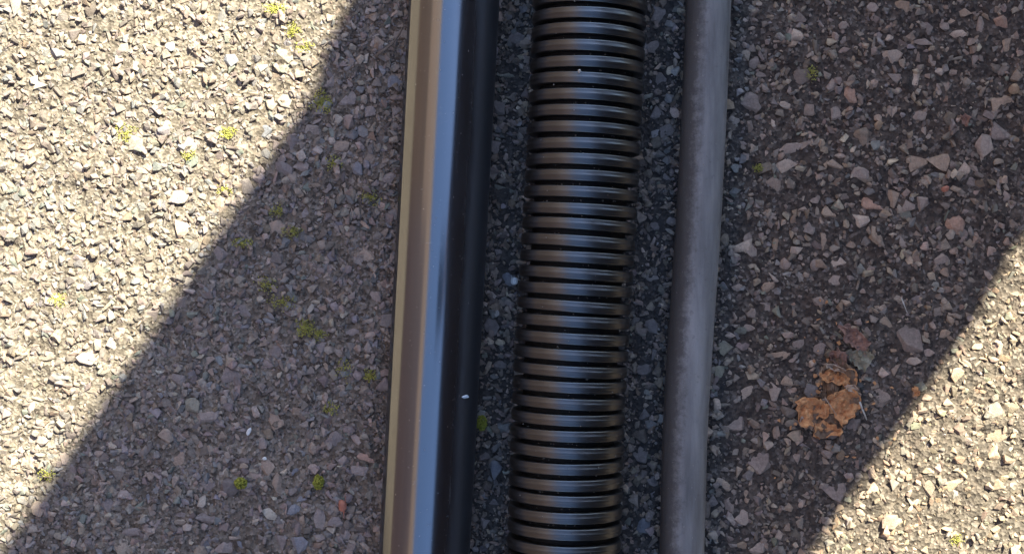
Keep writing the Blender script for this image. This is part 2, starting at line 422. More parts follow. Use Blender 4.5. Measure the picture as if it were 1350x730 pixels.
Z2 = [(350,450,48,46,G2),(392,435,42,36,G1),(370,380,32,46,G2),(175,670,54,42,G2),(565,675,42,46,TAN),(535,445,38,36,BLU),(515,265,62,56,G1),(470,215,40,40,G1),(580,292,44,36,G1),(630,210,62,44,BLU),(627,467,40,32,G1),(580,412,36,42,TAN),(600,360,32,40,DRK),(250,490,46,40,G2),(290,340,50,44,BLU),(70,520,56,36,PAL),(95,375,40,30,PAL),(210,160,40,34,BLU),(500,385,44,36,TAN),(455,490,40,34,G2),(420,560,46,36,G2),(330,600,42,40,TAN)]
ZM = [(660,253,34,16,GRN),(667,362,24,28,BLU),(880,172,20,22,G1),(868,106,22,22,G1),(865,150,18,20,G2),(668,95,26,22,GRN),(655,140,20,24,G2),(880,290,24,16,G1),(860,368,24,14,PAL),(865,295,16,20,G2),(650,195,20,20,G1),(664,335,22,18,G1),(640,600,22,22,G2),(655,620,20,26,BLU),(845,600,20,22,G2),(850,550,20,24,G2),(846,690,22,24,BLU),(640,690,22,24,G1),(855,430,22,20,G2),(648,430,20,22,G2),(862,60,22,20,G1),(680,50,22,18,G2),(870,20,24,22,G1),(660,480,20,20,G2),(635,520,18,20,G2),(860,640,18,18,G1),(650,660,22,18,G2),(850,485,20,18,G2),(875,235,18,20,G2)]
named = [(930 + x / 2, y / 2, w_ / 2, h_ / 2, c_) for x, y, w_, h_, c_ in Z7] + \
        [(920 + x / 2, 365 + y / 2, w_ / 2, h_ / 2, c_) for x, y, w_, h_, c_ in Z8] + \
        [(x / 2, 365 + y / 2, w_ / 2, h_ / 2, c_) for x, y, w_, h_, c_ in Z6] + \
        [(200 + x / 2, y / 2, w_ / 2, h_ / 2, c_) for x, y, w_, h_, c_ in Z2] + ZM
NX, NY, NW, NL, NC = [], [], [], [], []
for px, py, ww, hh, cc in named:
    p = at(px, py); NX.append(p[0]); NY.append(p[1]); NW.append(ww * S * 1.08); NL.append(hh * S * 1.08); NC.append(cc)
n_named = len(NX)
def clear_of(x, y, r, XS, YS, RS):
    if not XS: return True
    d = np.hypot(np.array(XS) - x, np.array(YS) - y)
    return bool((d > (np.array(RS) + r) * 0.8).all())
RS = [max(a_, b_) / 2 for a_, b_ in zip(NW, NL)]
XS, YS = list(NX), list(NY)
def under_tube(x, y, k=0.55):
    return any(abs(x - float(ax(y))) < r * k for ax, r in TUBES)
LIT = []
tries = 0
while len(XS) < 300 and tries < 20000:                 # the remaining large chips of the 300
    tries += 1
    x = rng.uniform(-0.268, 0.268); y = rng.uniform(-0.145, 0.145)
    r = rng.uniform(0.0034, 0.0056)
    if under_tube(x, y, 1.1) or not clear_of(x, y, r * 1.15, XS, YS, RS): continue
    e = rng.uniform(0.65, 1.0)
    XS.append(x); YS.append(y); RS.append(r); NW.append(2 * r); NL.append(2 * r * e)
    NC.append(None)
n300 = len(XS)
cols = stone_colours(np.array(XS), np.array(YS), n300)
for i, c_ in enumerate(NC):
    if c_ is not None:
        cols[i] = np.array(c_) * rng.uniform(0.85, 1.08) * np.array([1.14, 0.95, 0.78]) * (0.75 if -0.03 < XS[i] < 0.10 else np.array([1.2, 1.09, 0.95]) if XS[i] > 0.1 else 1)  # picked chips between the tubes darkened with the painted shade
rot = np.where(np.arange(n300) < n_named, rng.uniform(-0.25, 0.25, n300), rng.uniform(0, 6.28, n300))
W_, L_ = np.array(NW), np.array(NL)
hh = np.minimum(W_, L_) * rng.uniform(0.38, 0.6, n300)
V, F, C, owner = make_stones(np.array(XS), np.array(YS), W_, L_, hh, rot, R(1) * rng.uniform(2, 20, n300), cols, T_BIG, rng.uniform(0.0006, 0.0019, n300))
base = 0
for idx, nv, tf in owner:
    for k in range(len(idx)):
        vv = V[base:base + nv]; org = vv.mean(0)
        me = mesh_np('stone', vv - org, tf, False, C[base:base + nv])
        o = link('stone', me, MAT_STONE, ground)
        o.location = org
        base += nv

# the thousands of smaller chips: one part of the tarmac
def scatter(n, x0, x1, y0, y1, s0, s1, power, p0, p1, avoid=True):
    x = rng.uniform(x0, x1, n); y = rng.uniform(y0, y1, n)
    s = s0 + (s1 - s0) * rng.random(n) ** power
    w_ = s * rng.uniform(0.8, 1.15, n); l_ = s * rng.uniform(0.42, 1.0, n); h_ = np.minimum(w_, l_) * rng.uniform(0.4, 0.7, n)
    pr = 0.88 * rng.uniform(p0, p1, n) * np.clip(s / 0.004, 0.35, 1.2)
    return x, y, w_, l_, h_, pr
parts = [scatter(15000, -0.29, 0.29, -0.17, 0.17, 0.0026, 0.0068, 1.8, 0.0005, 0.0024),
         scatter(19000, -0.29, 0.29, -0.17, 0.17, 0.0011, 0.0028, 1.4, 0.0005, 0.0018),
         scatter(4600, -0.29, 0.29, -0.17, 0.17, 0.0038, 0.0072, 1.2, 0.0003, 0.0014),
         scatter(26000, -0.62, 0.62, -0.48, 0.48, 0.0022, 0.0095, 2.2, 0.0004, 0.0024)]
x, y, w_, l_, h_, pr = [np.concatenate(q) for q in zip(*parts)]
ng = 2600                                              # loose grit gathered along the feet of the tubes
yg = rng.uniform(-0.17, 0.17, ng); tb = rng.integers(0, 3, ng); sd_ = np.where(rng.random(ng) < 0.5, -1, 1)
rr_ = np.array([t[1] for t in TUBES])[tb]; xc = np.select([tb == 0, tb == 1, tb == 2], [t[0](yg) for t in TUBES])
xg = xc + sd_ * (rr_ * rng.uniform(0.75, 1.2, ng) + 0.004 * np.abs(rng.normal(0, 1, ng)))
sg = rng.uniform(0.0007, 0.0024, ng)
x, y, w_, l_, h_, pr = [np.concatenate([p_, q_]) for p_, q_ in zip((x, y, w_, l_, h_, pr), (xg, yg, sg, sg * rng.uniform(0.5, 1, ng), sg * 0.7, rng.uniform(0.0006, 0.0020, ng)))]
third = (np.arange(len(x)) >= 38600) & (np.arange(len(x)) < 64600)
inner = (np.abs(x) < 0.29) & (np.abs(y) < 0.17)
keep = ~(third & inner)
# sparser in the darker, dirtier tarmac right of the hose, denser left of the pipe
dens = np.interp(x + 0.03 * fbm(x, y, 14, 2), [-0.3, -0.05, 0.08, 0.12, 0.3], [1.0, 1.0, 0.8, 0.5, 0.47])
keep &= rng.random(len(x)) < dens
# keep small chips off the large ones' tops
XS_, YS_, RS_ = np.array(XS), np.array(YS), np.array(RS)
for i in range(n300):
    keep &= ~((np.abs(x - XS_[i]) < RS_[i] * 0.8) & (np.abs(y - YS_[i]) < RS_[i] * 0.8) & (np.hypot(x - XS_[i], y - YS_[i]) < RS_[i] * 0.8))
x, y, w_, l_, h_, pr = [q[keep] for q in (x, y, w_, l_, h_, pr)]
n = len(x)
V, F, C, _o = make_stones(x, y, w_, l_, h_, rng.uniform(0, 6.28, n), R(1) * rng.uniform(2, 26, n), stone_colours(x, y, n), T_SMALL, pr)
chips = link('stone_chippings', mesh_np('stone_chippings', V, F, False, C), MAT_STONE, ground)
chips['kind'] = 'stuff'

# ------------------------------------------------------------------ the three tubes
def tube_profile(ax, r, ys, radii, nseg=64, mat=None, name='tube', parent=None, zc=None, shape=None):
    """tube along y with radius per station, open ends closed onto an inner wall"""
    ys = np.asarray(ys); radii = np.asarray(radii)
    xs = ax(ys); th = np.linspace(0, 2 * np.pi, nseg, endpoint=False)
    zc = r + LIFT if zc is None else zc
    dx = np.gradient(xs, ys) if len(ys) > 2 else np.zeros_like(xs)
    ct, st = np.cos(th)[None], np.sin(th)[None]
    if shape is not None:
        ct = ct * shape[None]; st = st * shape[None]
    X = xs[:, None] + radii[:, None] * ct
    Y = ys[:, None] - radii[:, None] * ct * dx[:, None]
    Z = zc + radii[:, None] * st
    V = np.stack([X, Y, Z], -1).reshape(-1, 3)
    m = len(ys); i = np.arange(m - 1)[:, None] * nseg; j = np.arange(nseg)[None]; j2 = (j + 1) % nseg
    F = np.stack([(i + j).ravel(), (i + nseg + j).ravel(), (i + nseg + j2).ravel(), (i + j2).ravel()], -1)[:, ::-1]
    return V, F

def with_bore(ys, radii, bore):
    """profile that runs along the outside and back through the bore"""
    ys = list(ys); radii = list(radii)
    return ys, radii, [ys[-1], ys[0]], [bore, bore]

def build_tube(name, ax, r, ys, radii, bore, nseg, mat, parent=None, shape=None):
    V1, F1 = tube_profile(ax, r, ys, radii, nseg, shape=shape)
    yb = np.linspace(ys[-1], ys[0], 60)
    V2, F2 = tube_profile(ax, r, yb[::-1], np.full(60, bore), nseg)
    F2 = F2[:, ::-1] + len(V1)
    j = np.arange(nseg); j2 = (j + 1) % nseg
    e0 = np.stack([j, j2, len(V1) + j2, len(V1) + j], -1)
    o1 = (len(ys) - 1) * nseg; o2 = len(V1) + 59 * nseg
    e1 = np.stack([o1 + j2, o1 + j, o2 + j, o2 + j2], -1)
    me = mesh_np(name, np.concatenate([V1, V2]), np.concatenate([F1, F2, e0, e1]), True)
    return link(name, me, mat, parent)

yy = np.linspace(-0.9, 0.62, 190)
NP = 288                                               # left shoulder shaped flat to mirror sunlit ground as a bright strip
phi = np.degrees(np.linspace(0, 2 * np.pi, NP, endpoint=False)) - 90.0
f0, f1, f2 = 47.0, 62.0, 66.0
shp = np.ones(NP)
q = (phi >= f0) & (phi < f1); shp[q] = 1 / np.cos(np.radians(phi[q] - f0))
q = (phi >= f1) & (phi <= f2); shp[q] = 0.914 / np.sin(np.radians(phi[q]))
shp = np.convolve(np.concatenate([shp[-2:], shp, shp[:2]]), np.array([1, 2, 3, 2, 1]) / 9, mode='valid')
pipe = build_tube('smooth_pipe', AX_PIPE, R_PIPE, yy, np.full(190, R_PIPE), R_PIPE - 0.002, NP, MAT_PIPE, None, shp)
tag(pipe, 'glossy smooth black plastic pipe, leftmost and shiniest of the three', 'pipe')
def speckle(name, ax, r, n_, g0, g1, spread, parent, tint):
    VV, FF, CC_, b = [], [], [], 0
    for k in range(n_):
        y = random.uniform(-0.16, 0.16); th_ = random.uniform(-spread, spread)
        g = random.uniform(g0, g1); tv, tf = T_SMALL[k % 40]
        q = tv * np.array([g, g * random.choice((1, 1, 1, 2.5)), g * 0.5])
        VV.append(q + np.array([float(ax(y)) + r * math.sin(th_), y, r + LIFT + r * math.cos(th_)])); FF.append(tf + b); b += len(tv)
        CC_.append(np.tile(np.array(tint) * random.uniform(0.5, 1.2), (len(tv), 1)))
    o = link(name, mesh_np(name, np.concatenate(VV), np.concatenate(FF), False, np.concatenate(CC_)), MAT_STONE, parent)
    o['kind'] = 'stuff'
speckle('dust_specks', AX_PIPE, R_PIPE, 170, 0.00010, 0.00024, 1.2, pipe, (0.33, 0.29, 0.25))
yy = np.linspace(-0.9, 0.62, 260)
rr = R_HOSE * (1 + 0.012 * fbm(yy * 0 + 2.2, yy, 9, 3))
hose = build_tube('rubber_hose', AX_HOSE, R_HOSE, yy, rr, R_HOSE - 0.003, 64, MAT_RUBBER)
tag(hose, 'thin matt grey rubber hose with a slight bend, right of the ribbed hose', 'hose')

speckle('dust_specks', AX_HOSE, R_HOSE, 160, 0.00012, 0.0003, 1.3, hose, (0.30, 0.26, 0.22))
# corrugated hose: core wall and one ridge mesh repeated along the axis
PITCH = 0.00795
croot = bpy.data.objects.new('corrugated_hose', None); COL.objects.link(croot)
tag(croot, 'ribbed black corrugated plastic hose between the smooth pipe and the thin hose', 'hose')
croot.location = (float(AX_CORR(0)), 0, 0)
yy = np.linspace(-0.9, 0.62, 220)
core = build_tube('hose_wall', AX_CORR, R_CORR, yy, np.full(220, R_CORR - 0.0056), R_CORR - 0.0070, 72, MAT_GROOVE)
core.parent = croot; core.matrix_parent_inverse = Matrix.Translation(-croot.location)
prof = []                                              # (dy, radius) of a ridge: flat crown with rounded shoulders
hw = PITCH * 0.36
prof.append((-hw - 0.0001, R_CORR - 0.0057)); prof.append((-hw, R_CORR - 0.0022))
for t in np.linspace(0, math.pi / 2, 6):
    prof.append((-hw + 0.0009 * (1 - math.cos(t)), R_CORR - 0.0013 + 0.0010 * math.sin(t)))
for q in (-0.5, -0.33, -0.16, 0.0, 0.16, 0.33, 0.5):
    prof.append((q * (hw - 0.0009), R_CORR - 0.0003 + 0.00034 * (1 - 4 * q * q)))
for t in np.linspace(math.pi / 2, 0, 6):
    prof.append((hw - 0.0009 * (1 - math.cos(t)), R_CORR - 0.0013 + 0.0010 * math.sin(t)))
prof.append((hw, R_CORR - 0.0022)); prof.append((hw + 0.0001, R_CORR - 0.0057))
nseg = 112
th = np.linspace(0, 2 * np.pi, nseg, endpoint=False)
RV = np.array([[(r_ * math.cos(t), dy, r_ * math.sin(t)) for t in th] for dy, r_ in prof]).reshape(-1, 3)
m = len(prof); i = np.arange(m - 1)[:, None] * nseg; j = np.arange(nseg)[None]; j2 = (j + 1) % nseg
RF = np.stack([(i + j).ravel(), (i + j2).ravel(), (i + nseg + j2).ravel(), (i + nseg + j).ravel()], -1)[:, ::-1]
ridge_me = mesh_np('ridge', RV, RF, True)
ridge_me.materials.append(MAT_CORR)
y0 = at(0, 360.5, 2 * R_CORR)[1]
for k in range(int((-0.89 - y0) / PITCH), int((0.61 - y0) / PITCH) + 1):
    yk = y0 + k * PITCH + random.uniform(-0.00022, 0.00022)
    xk = float(AX_CORR(yk)); slope = float(AX_CORR(yk + 0.01) - AX_CORR(yk - 0.01)) / 0.02
    o = bpy.data.objects.new('ridge', ridge_me); COL.objects.link(o); o.parent = croot
    o.location = Vector((xk, yk, R_CORR + LIFT)) - croot.location
    o.rotation_euler = (random.uniform(-0.012, 0.012), random.uniform(0, 6.28), -math.atan(slope) + random.uniform(-0.009, 0.009))
    o.scale = (1 + random.uniform(-0.004, 0.002),) * 3

VV, FF, CC_, b = [], [], [], 0
for k in range(260):
    y = random.uniform(-0.16, 0.16); th_ = random.gauss(0, 0.75)
    groove = random.random() < 0.6
    kk = round((y - y0) / PITCH)
    if groove: y = y0 + (kk + 0.5) * PITCH; r_ = R_CORR - 0.0054
    else: r_ = R_CORR + 0.0001
    g = random.uniform(0.00018, 0.00042) * (1.3 if groove else 0.8)
    tv, tf = T_SMALL[k % 40]
    VV.append(tv * g + np.array([float(AX_CORR(y)) + r_ * math.sin(th_), y, R_CORR + LIFT + r_ * math.cos(th_)]) - np.array(croot.location)); FF.append(tf + b); b += len(tv)
    CC_.append(np.tile(np.array([0.34, 0.29, 0.24]) * random.uniform(0.5, 1.2), (len(tv), 1)))
gr = link('trapped_grit', mesh_np('trapped_grit', np.concatenate(VV), np.concatenate(FF), False, np.concatenate(CC_)), MAT_STONE, croot)
gr['kind'] = 'stuff'

# ------------------------------------------------------------------ loose things on the tarmac
def stone_thing(name, px, py, w_, h_, mat, label, cat, z_up=0.0022, rotz=0.3, seed=1, on=None):
    V, F = hull_template(30, 0.75, 900 + seed)
    V = V * np.array([w_ * S / 2, h_ * S / 2, min(w_, h_) * S * 0.42])
    bm = bmesh.new()
    vs = [bm.verts.new(p) for p in V]
    for f_ in F: bm.faces.new([vs[q] for q in f_])
    bmesh.ops.recalc_face_normals(bm, faces=bm.faces)
    bmesh.ops.bevel(bm, geom=list(bm.edges), offset=min(w_, h_) * S * 0.06, segments=1, affect='EDGES')
    me = bpy.data.meshes.new(name); bm.to_mesh(me); bm.free()
    o = link(name, me, mat)
    z = (on if on is not None else float(ground_z(np.array(at(px, py)[0]), np.array(at(px, py)[1])))) + z_up
    o.location = at(px, py, z); o.rotation_euler = (0.1, -0.08, rotz)
    tag(o, label, cat)
    return o
stone_thing('pebble', 678, 370, 11, 11, MAT_WHITE, 'tiny round white pebble against the left side of the ribbed hose', 'pebble', 0.0026, seed=2)
stone_thing('pebble', 225, 62, 13, 12, MAT_WHITE, 'small bright white pebble in the sunlit tarmac, upper left', 'pebble', 0.0024, seed=3)
stone_thing('brick_chip', 452, 666, 12, 17, MAT_ORANGE, 'small orange red chip near the lower end of the smooth pipe', 'chip', 0.0022, 0.0, seed=4)
stone_thing('brick_chip', 1247, 249, 11, 9, MAT_ORANGE, 'tiny red chip lying among grey stones right of the hose', 'chip', 0.0022, 0.5, seed=5)
stone_thing('amber_chip', 1337, 118, 16, 15, MAT_AMBER, 'orange brown chip at the right edge of the photo', 'chip', 0.0022, 0.5, seed=6)
stone_thing('amber_chip', 1158, 165, 13, 11, MAT_AMBER, 'dull yellow brown chip in the dark tarmac right of the hose', 'chip', 0.002, 0.9, seed=7)
stone_thing('white_splinter', 328, 568, 6, 12, MAT_WHITE, 'upright white splinter in shade, higher of the two left of the pipe', 'splinter', 0.0022, -0.4, seed=8)
stone_thing('white_splinter', 349, 604, 6, 5, MAT_WHITE, 'white speck in shade just below the white splinter', 'splinter', 0.002, 0.4, seed=9)

def surf_z(ax, r, x, y):
    d = x - float(ax(y)); return LIFT + r + math.sqrt(max(r * r - d * d, 0))
# white fleck on the smooth pipe's right flank
zf = R_PIPE * 1.55
x, y, _z = at(613.5, 522.5, zf)
zf = surf_z(AX_PIPE, R_PIPE, x, y); x, y, _z = at(613.5, 522.5, zf); zf = surf_z(AX_PIPE, R_PIPE, x, y)
fl = stone_thing('paint_fleck', 613.5, 522.5, 14, 4.5, MAT_FLECK, 'short white fleck on the dark right flank of the smooth pipe', 'fleck', 0, 0, 10, zf)
fl.location = (x, y, zf); fl.rotation_euler = (0, math.atan2(x - float(AX_PIPE(y)), zf - LIFT - R_PIPE), 0)
x, y, zf = at(764, 94, 2 * R_CORR)
gfl = stone_thing('grit_speck', 764, 94, 4.5, 5, MAT_STALK, 'tiny pale speck of grit on top of the ribbed hose near its upper end', 'speck', 0, 0, 11, surf_z(AX_CORR, R_CORR, x, y))

# thin stems: twig and straws
def stem(name, pts, r, mat, parent=None):
    cu_v, cu_f = [], []
    ns = 7
    pts = [Vector(p) for p in pts]
    for k, p in enumerate(pts):
        d = (pts[min(k + 1, len(pts) - 1)] - pts[max(k - 1, 0)]).normalized()
        u = d.cross(Vector((0, 0, 1))).normalized(); v_ = u.cross(d)
        rk = r * (1 - 0.45 * k / (len(pts) - 1))
        for q in range(ns):
            an = 2 * math.pi * q / ns
            cu_v.append(p + u * math.cos(an) * rk + v_ * math.sin(an) * rk)
    for k in range(len(pts) - 1):
        for q in range(ns):
            q2 = (q + 1) % ns
            cu_f.append((k * ns + q, k * ns + q2, (k + 1) * ns + q2, (k + 1) * ns + q))
    cu_f.append(tuple(range(ns))[::-1]); cu_f.append(tuple(range((len(pts) - 1) * ns, len(pts) * ns)))
    me = bpy.data.meshes.new(name); me.from_pydata([tuple(p) for p in cu_v], [], cu_f); me.update()
    for p_ in me.polygons: p_.use_smooth = True
    return link(name, me, mat, parent)
tag(stem('twig', [at(496, 74, .0034), at(507, 66, .0040), at(517, 58, .0036), at(526, 46, .0044), at(531, 36, .005)], 0.0008, MAT_TWIG),
    'thin brown twig lying against the left side of the smooth pipe, near its top', 'twig')
tag(stem('straw', [at(1188, 392, .0034), at(1192, 402, .0040), at(1196, 412, .0036)], 0.0004, MAT_STALK), 'thin pale straw upright just above the large flat grey stone', 'straw')

# crumpled dead leaf: pieces of one leaf, curled up at their edges
leaf = bpy.data.objects.new('dead_leaf', None); COL.objects.link(leaf)
leaf.location = at(1095, 510)
tag(leaf, 'crumpled broken orange brown dead leaf on dark tarmac, right of the hose', 'leaf')
def leaf_piece(outline, mat, zlift, seed, name='leaf_piece'):
    """outline in photo px; fine curled sheet with thickness"""
    r_ = random.Random(seed)
    pts = [Vector((*at(px, py)[:2], 0)) for px, py in outline]
    c = sum(pts, Vector()) / len(pts)
    fine = []
    for k in range(len(pts)):                          # ragged edge
        p, q = pts[k], pts[(k + 1) % len(pts)]
        for t in (0, 0.25, 0.5, 0.75):
            d = p.lerp(q, t)
            if t: d += Vector((r_.uniform(-1, 1), r_.uniform(-1, 1), 0)) * 0.0011
            fine.append(d)
    nn = len(fine); rings = 10
    vs = []
    for k in range(rings):
        f_ = 1 - k / rings
        for p in fine:
            q = c + (p - c) * f_
            n3 = mnoise.noise(Vector((q.x * 210 + seed, q.y * 210, seed)))
            n4 = mnoise.noise(Vector((q.x * 600 + seed, q.y * 600, seed * 2)))
            z = zlift - 0.0014 + 0.0026 * n3 + 0.0016 * n4 + 0.0026 * f_ ** 3 * (0.5 + mnoise.noise(Vector((q.x * 120, q.y * 120, seed + 4))))
            vs.append((q.x, q.y, z))
    vs.append((c.x, c.y, zlift + 0.0006))
    fs = []
    for k in range(rings - 1):
        for q in range(nn):
            q2 = (q + 1) % nn
            fs.append((k * nn + q, k * nn + q2, (k + 1) * nn + q2, (k + 1) * nn + q))
    for q in range(nn):
        fs.append(((rings - 1) * nn + q, (rings - 1) * nn + (q + 1) % nn, rings * nn))
    me = bpy.data.meshes.new(name); me.from_pydata(vs, [], fs); me.update()
    o = link(name, me, mat, leaf); o.matrix_parent_inverse = Matrix.Translation(-leaf.location)
    so = o.modifiers.new('thickness', 'SOLIDIFY'); so.thickness = 0.00035
    return o
def z4(*pts): return [(1020 + x / 3.65, 400 + y / 3.65) for x, y in pts]
leaf_piece(z4((235,300),(300,250),(390,320),(402,400),(412,500),(350,560),(325,620),(215,645),(180,600),(125,590),(100,480),(180,450),(235,420)), MAT_LEAFD, .0030, 31)['label'] = 'dark underlying leaf fragment'
leaf_piece(z4((300,110),(345,95),(395,120),(430,160),(462,190),(440,222),(385,215),(340,190)), MAT_LEAFR, .0040, 1)['label'] = 'russet upper leaf fragment'
leaf_piece(z4((345,225),(400,222),(460,228),(468,270),(430,330),(395,300),(355,270)), MAT_LEAFG, .0034, 2)['label'] = 'green grey leaf fragment'
leaf_piece(z4((262,240),(300,210),(335,235),(345,285),(300,300),(262,275)), MAT_LEAFR, .0036, 3)
leaf_piece(z4((215,345),(265,310),(320,312),(390,322),(392,385),(345,398),(290,385),(240,375)), MAT_LEAF, .0042, 4)
leaf_piece(z4((95,470),(150,448),(215,452),(262,480),(250,545),(195,552),(185,590),(125,588),(112,520)), MAT_LEAF, .0044, 5)
leaf_piece(z4((250,440),(300,420),(370,405),(408,440),(400,515),(350,555),(318,590),(285,545),(258,500)), MAT_LEAF, .0048, 6)
leaf_piece(z4((190,570),(235,555),(285,575),(325,615),(270,630),(215,650),(185,620)), MAT_LEAF, .0040, 7)
leaf_piece(z4((120,545),(180,548),(200,575),(180,605),(125,592)), MAT_LEAFP, .0036, 8)['label'] = 'bleached leaf fragment'
leaf_piece(z4((330,395),(378,385),(412,430),(400,450),(360,420)), MAT_LEAFP, .0052, 9)
leaf_piece(z4((225,290),(265,285),(340,318),(330,332),(260,310)), MAT_LEAFP, .0050, 12)
stk = stem('leaf_stalk', [(*at(1130, 528)[:2], .0052), (*at(1133, 537)[:2], .0058), (*at(1137, 545)[:2], .005), (*at(1140, 552)[:2], .0044)], 0.0006, MAT_STALK, leaf)
stk.matrix_parent_inverse = Matrix.Translation(-leaf.location)
# vein ridge on the lower piece
for k, (p0, p1, p2) in enumerate([((1084, 522), (1091, 533), (1100, 546))]):
    o = stem('leaf_vein', [(*at(*p0)[:2], .0062), (*at(*p1)[:2], .0066), (*at(*p2)[:2], .0058)], 0.00032, MAT_LEAFP, leaf)
    o.matrix_parent_inverse = Matrix.Translation(-leaf.location)

VV, FF, b = [], [], 0
for k in range(70):
    an = random.uniform(0, 6.28); rr_ = abs(random.gauss(0, 42)) + 12
    x, y, _ = at(1092 + rr_ * math.cos(an) * 0.9, 515 + rr_ * math.sin(an) * 1.3)
    g = random.uniform(0.0004, 0.0013); tv, tf = T_SMALL[k % 40]
    q = tv * np.array([g, g * random.uniform(0.4, 1), g * 0.25]); c_, s_ = math.cos(an * 3), math.sin(an * 3)
    VV.append(np.stack([q[:, 0] * c_ - q[:, 1] * s_ + x, q[:, 0] * s_ + q[:, 1] * c_ + y, q[:, 2] + 0.0016], -1)); FF.append(tf + b); b += len(tv)
lc = link('leaf_crumbs', mesh_np('leaf_crumbs', np.concatenate(VV), np.concatenate(FF)), MAT_LEAF)
tag(lc, 'orange brown crumbs of dead leaf scattered round the broken leaf', 'leaf crumbs', kind='stuff')
def scrap(outline, mat, label, seed):
    o = leaf_piece(outline, mat, .0036, seed, 'leaf_scrap')
    mw = o.matrix_parent_inverse.copy(); o.parent = None
    o.matrix_parent_inverse = Matrix.Identity(4)
    tag(o, label, 'leaf scrap')
scrap([(1200, 512), (1206, 509), (1210, 514), (1207, 522), (1202, 520)], MAT_LEAF, 'tiny orange leaf scrap by the edge of the sunlit patch, lower right', 21)
scrap([(1262, 158), (1270, 150), (1278, 156), (1270, 168)], MAT_LEAFR, 'tiny russet leaf scrap among stones in the upper right', 22)

# moss
def moss_blob(px, py, w_, h_, n_, rmin, rmax, seed, flat=False):
    r_ = random.Random(seed); V_, F_ = [], []
    tv, tf = T_SMALL[seed % 40]
    for k in range(n_):
        an = r_.uniform(0, 6.28); rad = r_.random() ** 0.9 * (0.6 + 0.4 * mnoise.noise(Vector((math.cos(an) * 1.7, math.sin(an) * 1.7, seed)))) * 1.3 if flat else math.sqrt(r_.random())
        x, y, _ = at(px + rad * math.cos(an) * w_ / 2, py + rad * math.sin(an) * h_ / 2)
        r = r_.uniform(rmin, rmax)
        dome = 0 if flat else 0.0020 * (1 - rad * rad)
        z = float(ground_z(np.array(x), np.array(y))) + dome + r_.uniform(0.0006, 0.0022)
        an2 = r_.uniform(0, 6.28); c_, s_ = math.cos(an2), math.sin(an2)
        q = tv * r; q = np.stack([q[:, 0] * c_ - q[:, 1] * s_ + x, q[:, 0] * s_ + q[:, 1] * c_ + y, q[:, 2] * 0.8 + z], -1)
        F_.append(tf + sum(len(a_) for a_ in V_)); V_.append(q)
    return np.concatenate(V_), np.concatenate(F_)
for px, py, w_, h_, lab, sd in [(318, 636, 17, 15, 'round yellow green moss cushion, left of two near the lower edge', 1),
                                (420, 635, 14, 20, 'upright oval moss cushion nearer the smooth pipe, right of two', 2),
                                (635, 557, 14, 20, 'small dull green moss cushion between smooth pipe and ribbed hose', 3)]:
    V_, F_ = moss_blob(px, py, w_, h_, 260, 0.00025, 0.0006, sd)
    o = link('moss_cushion', mesh_np('moss_cushion', V_, F_, True), MAT_MOSSG)
    tag(o, lab, 'moss')
VV, FF, b = [], [], 0
for k, (px, py, w_, h_, n_) in enumerate([(425, 135, 26, 30, 60), (300, 176, 22, 18, 50), (385, 305, 24, 18, 50), (366, 278, 16, 16, 26), (318, 320, 24, 16, 40),
        (487, 494, 18, 18, 50), (402, 432, 26, 24, 60), (420, 440, 20, 16, 30), (437, 538, 22, 16, 34), (455, 485, 22, 30, 24), (76, 394, 26, 18, 50), (166, 176, 24, 22, 46), (362, 12, 30, 16, 40), (386, 40, 22, 22, 40),
        (400, 62, 20, 16, 30), (372, 398, 36, 26, 30), (350, 375, 26, 20, 26), (440, 215, 22, 20, 26), (488, 260, 22, 18, 26), (250, 205, 20, 14, 24), (1000, 222, 14, 10, 24), (1070, 95, 14, 20, 24), (295, 250, 20, 14, 20), (1262, 712, 18, 14, 24), (62, 625, 20, 18, 20)]):
    V_, F_ = moss_blob(px, py, w_ * 1.4, h_ * 1.4, n_ * 5, 0.00015, 0.0004, 50 + k, True)
    VV.append(V_); FF.append(F_ + b); b += len(V_)
mo = link('moss', mesh_np('moss', np.concatenate(VV), np.concatenate(FF), True), MAT_MOSS)
tag(mo, 'thin yellow green moss speckling the tarmac in patches', 'moss', kind='stuff')

# ------------------------------------------------------------------ surroundings the glossy pipe mirrors
a = NT('brick_wall'); tc = a.n('ShaderNodeTexCoord')
sp = a.n('ShaderNodeSeparateXYZ'); a.l(tc.outputs['Object'], sp.inputs[0])
cb = a.n('ShaderNodeCombineXYZ'); a.l(sp.outputs[1], cb.inputs[0]); a.l(sp.outputs[2], cb.inputs[1])
br = a.n('ShaderNodeTexBrick'); a.l(cb.outputs[0], br.inputs['Vector'])
br.inputs['Scale'].default_value = 1; br.inputs['Brick Width'].default_value = 0.225; br.inputs['Row Height'].default_value = 0.075
br.inputs['Mortar Size'].default_value = 0.006
br.inputs['Color1'].default_value = (0.24, 0.13, 0.09, 1); br.inputs['Color2'].default_value = (0.19, 0.105, 0.075, 1); br.inputs['Mortar'].default_value = (0.22, 0.18, 0.15, 1)
MAT_BRICK = a.set(Base_Color=br.outputs['Color'], Roughness=0.85)
def box_bm(bm, x0, x1, y0, y1, z0, z1):
    vs = [bm.verts.new(p) for p in ((x0,y0,z0),(x1,y0,z0),(x1,y1,z0),(x0,y1,z0),(x0,y0,z1),(x1,y0,z1),(x1,y1,z1),(x0,y1,z1))]
    for f_ in ((3,2,1,0),(4,5,6,7),(0,1,5,4),(1,2,6,5),(2,3,7,6),(3,0,4,7)): bm.faces.new([vs[q] for q in f_])
def box(name, dims, mat, parent=None):
    bm = bmesh.new(); box_bm(bm, *dims)
    bmesh.ops.bevel(bm, geom=list(bm.edges), offset=0.004, segments=1, affect='EDGES')
    me = bpy.data.meshes.new(name); bm.to_mesh(me); bm.free()
    return link(name, me, mat, parent)
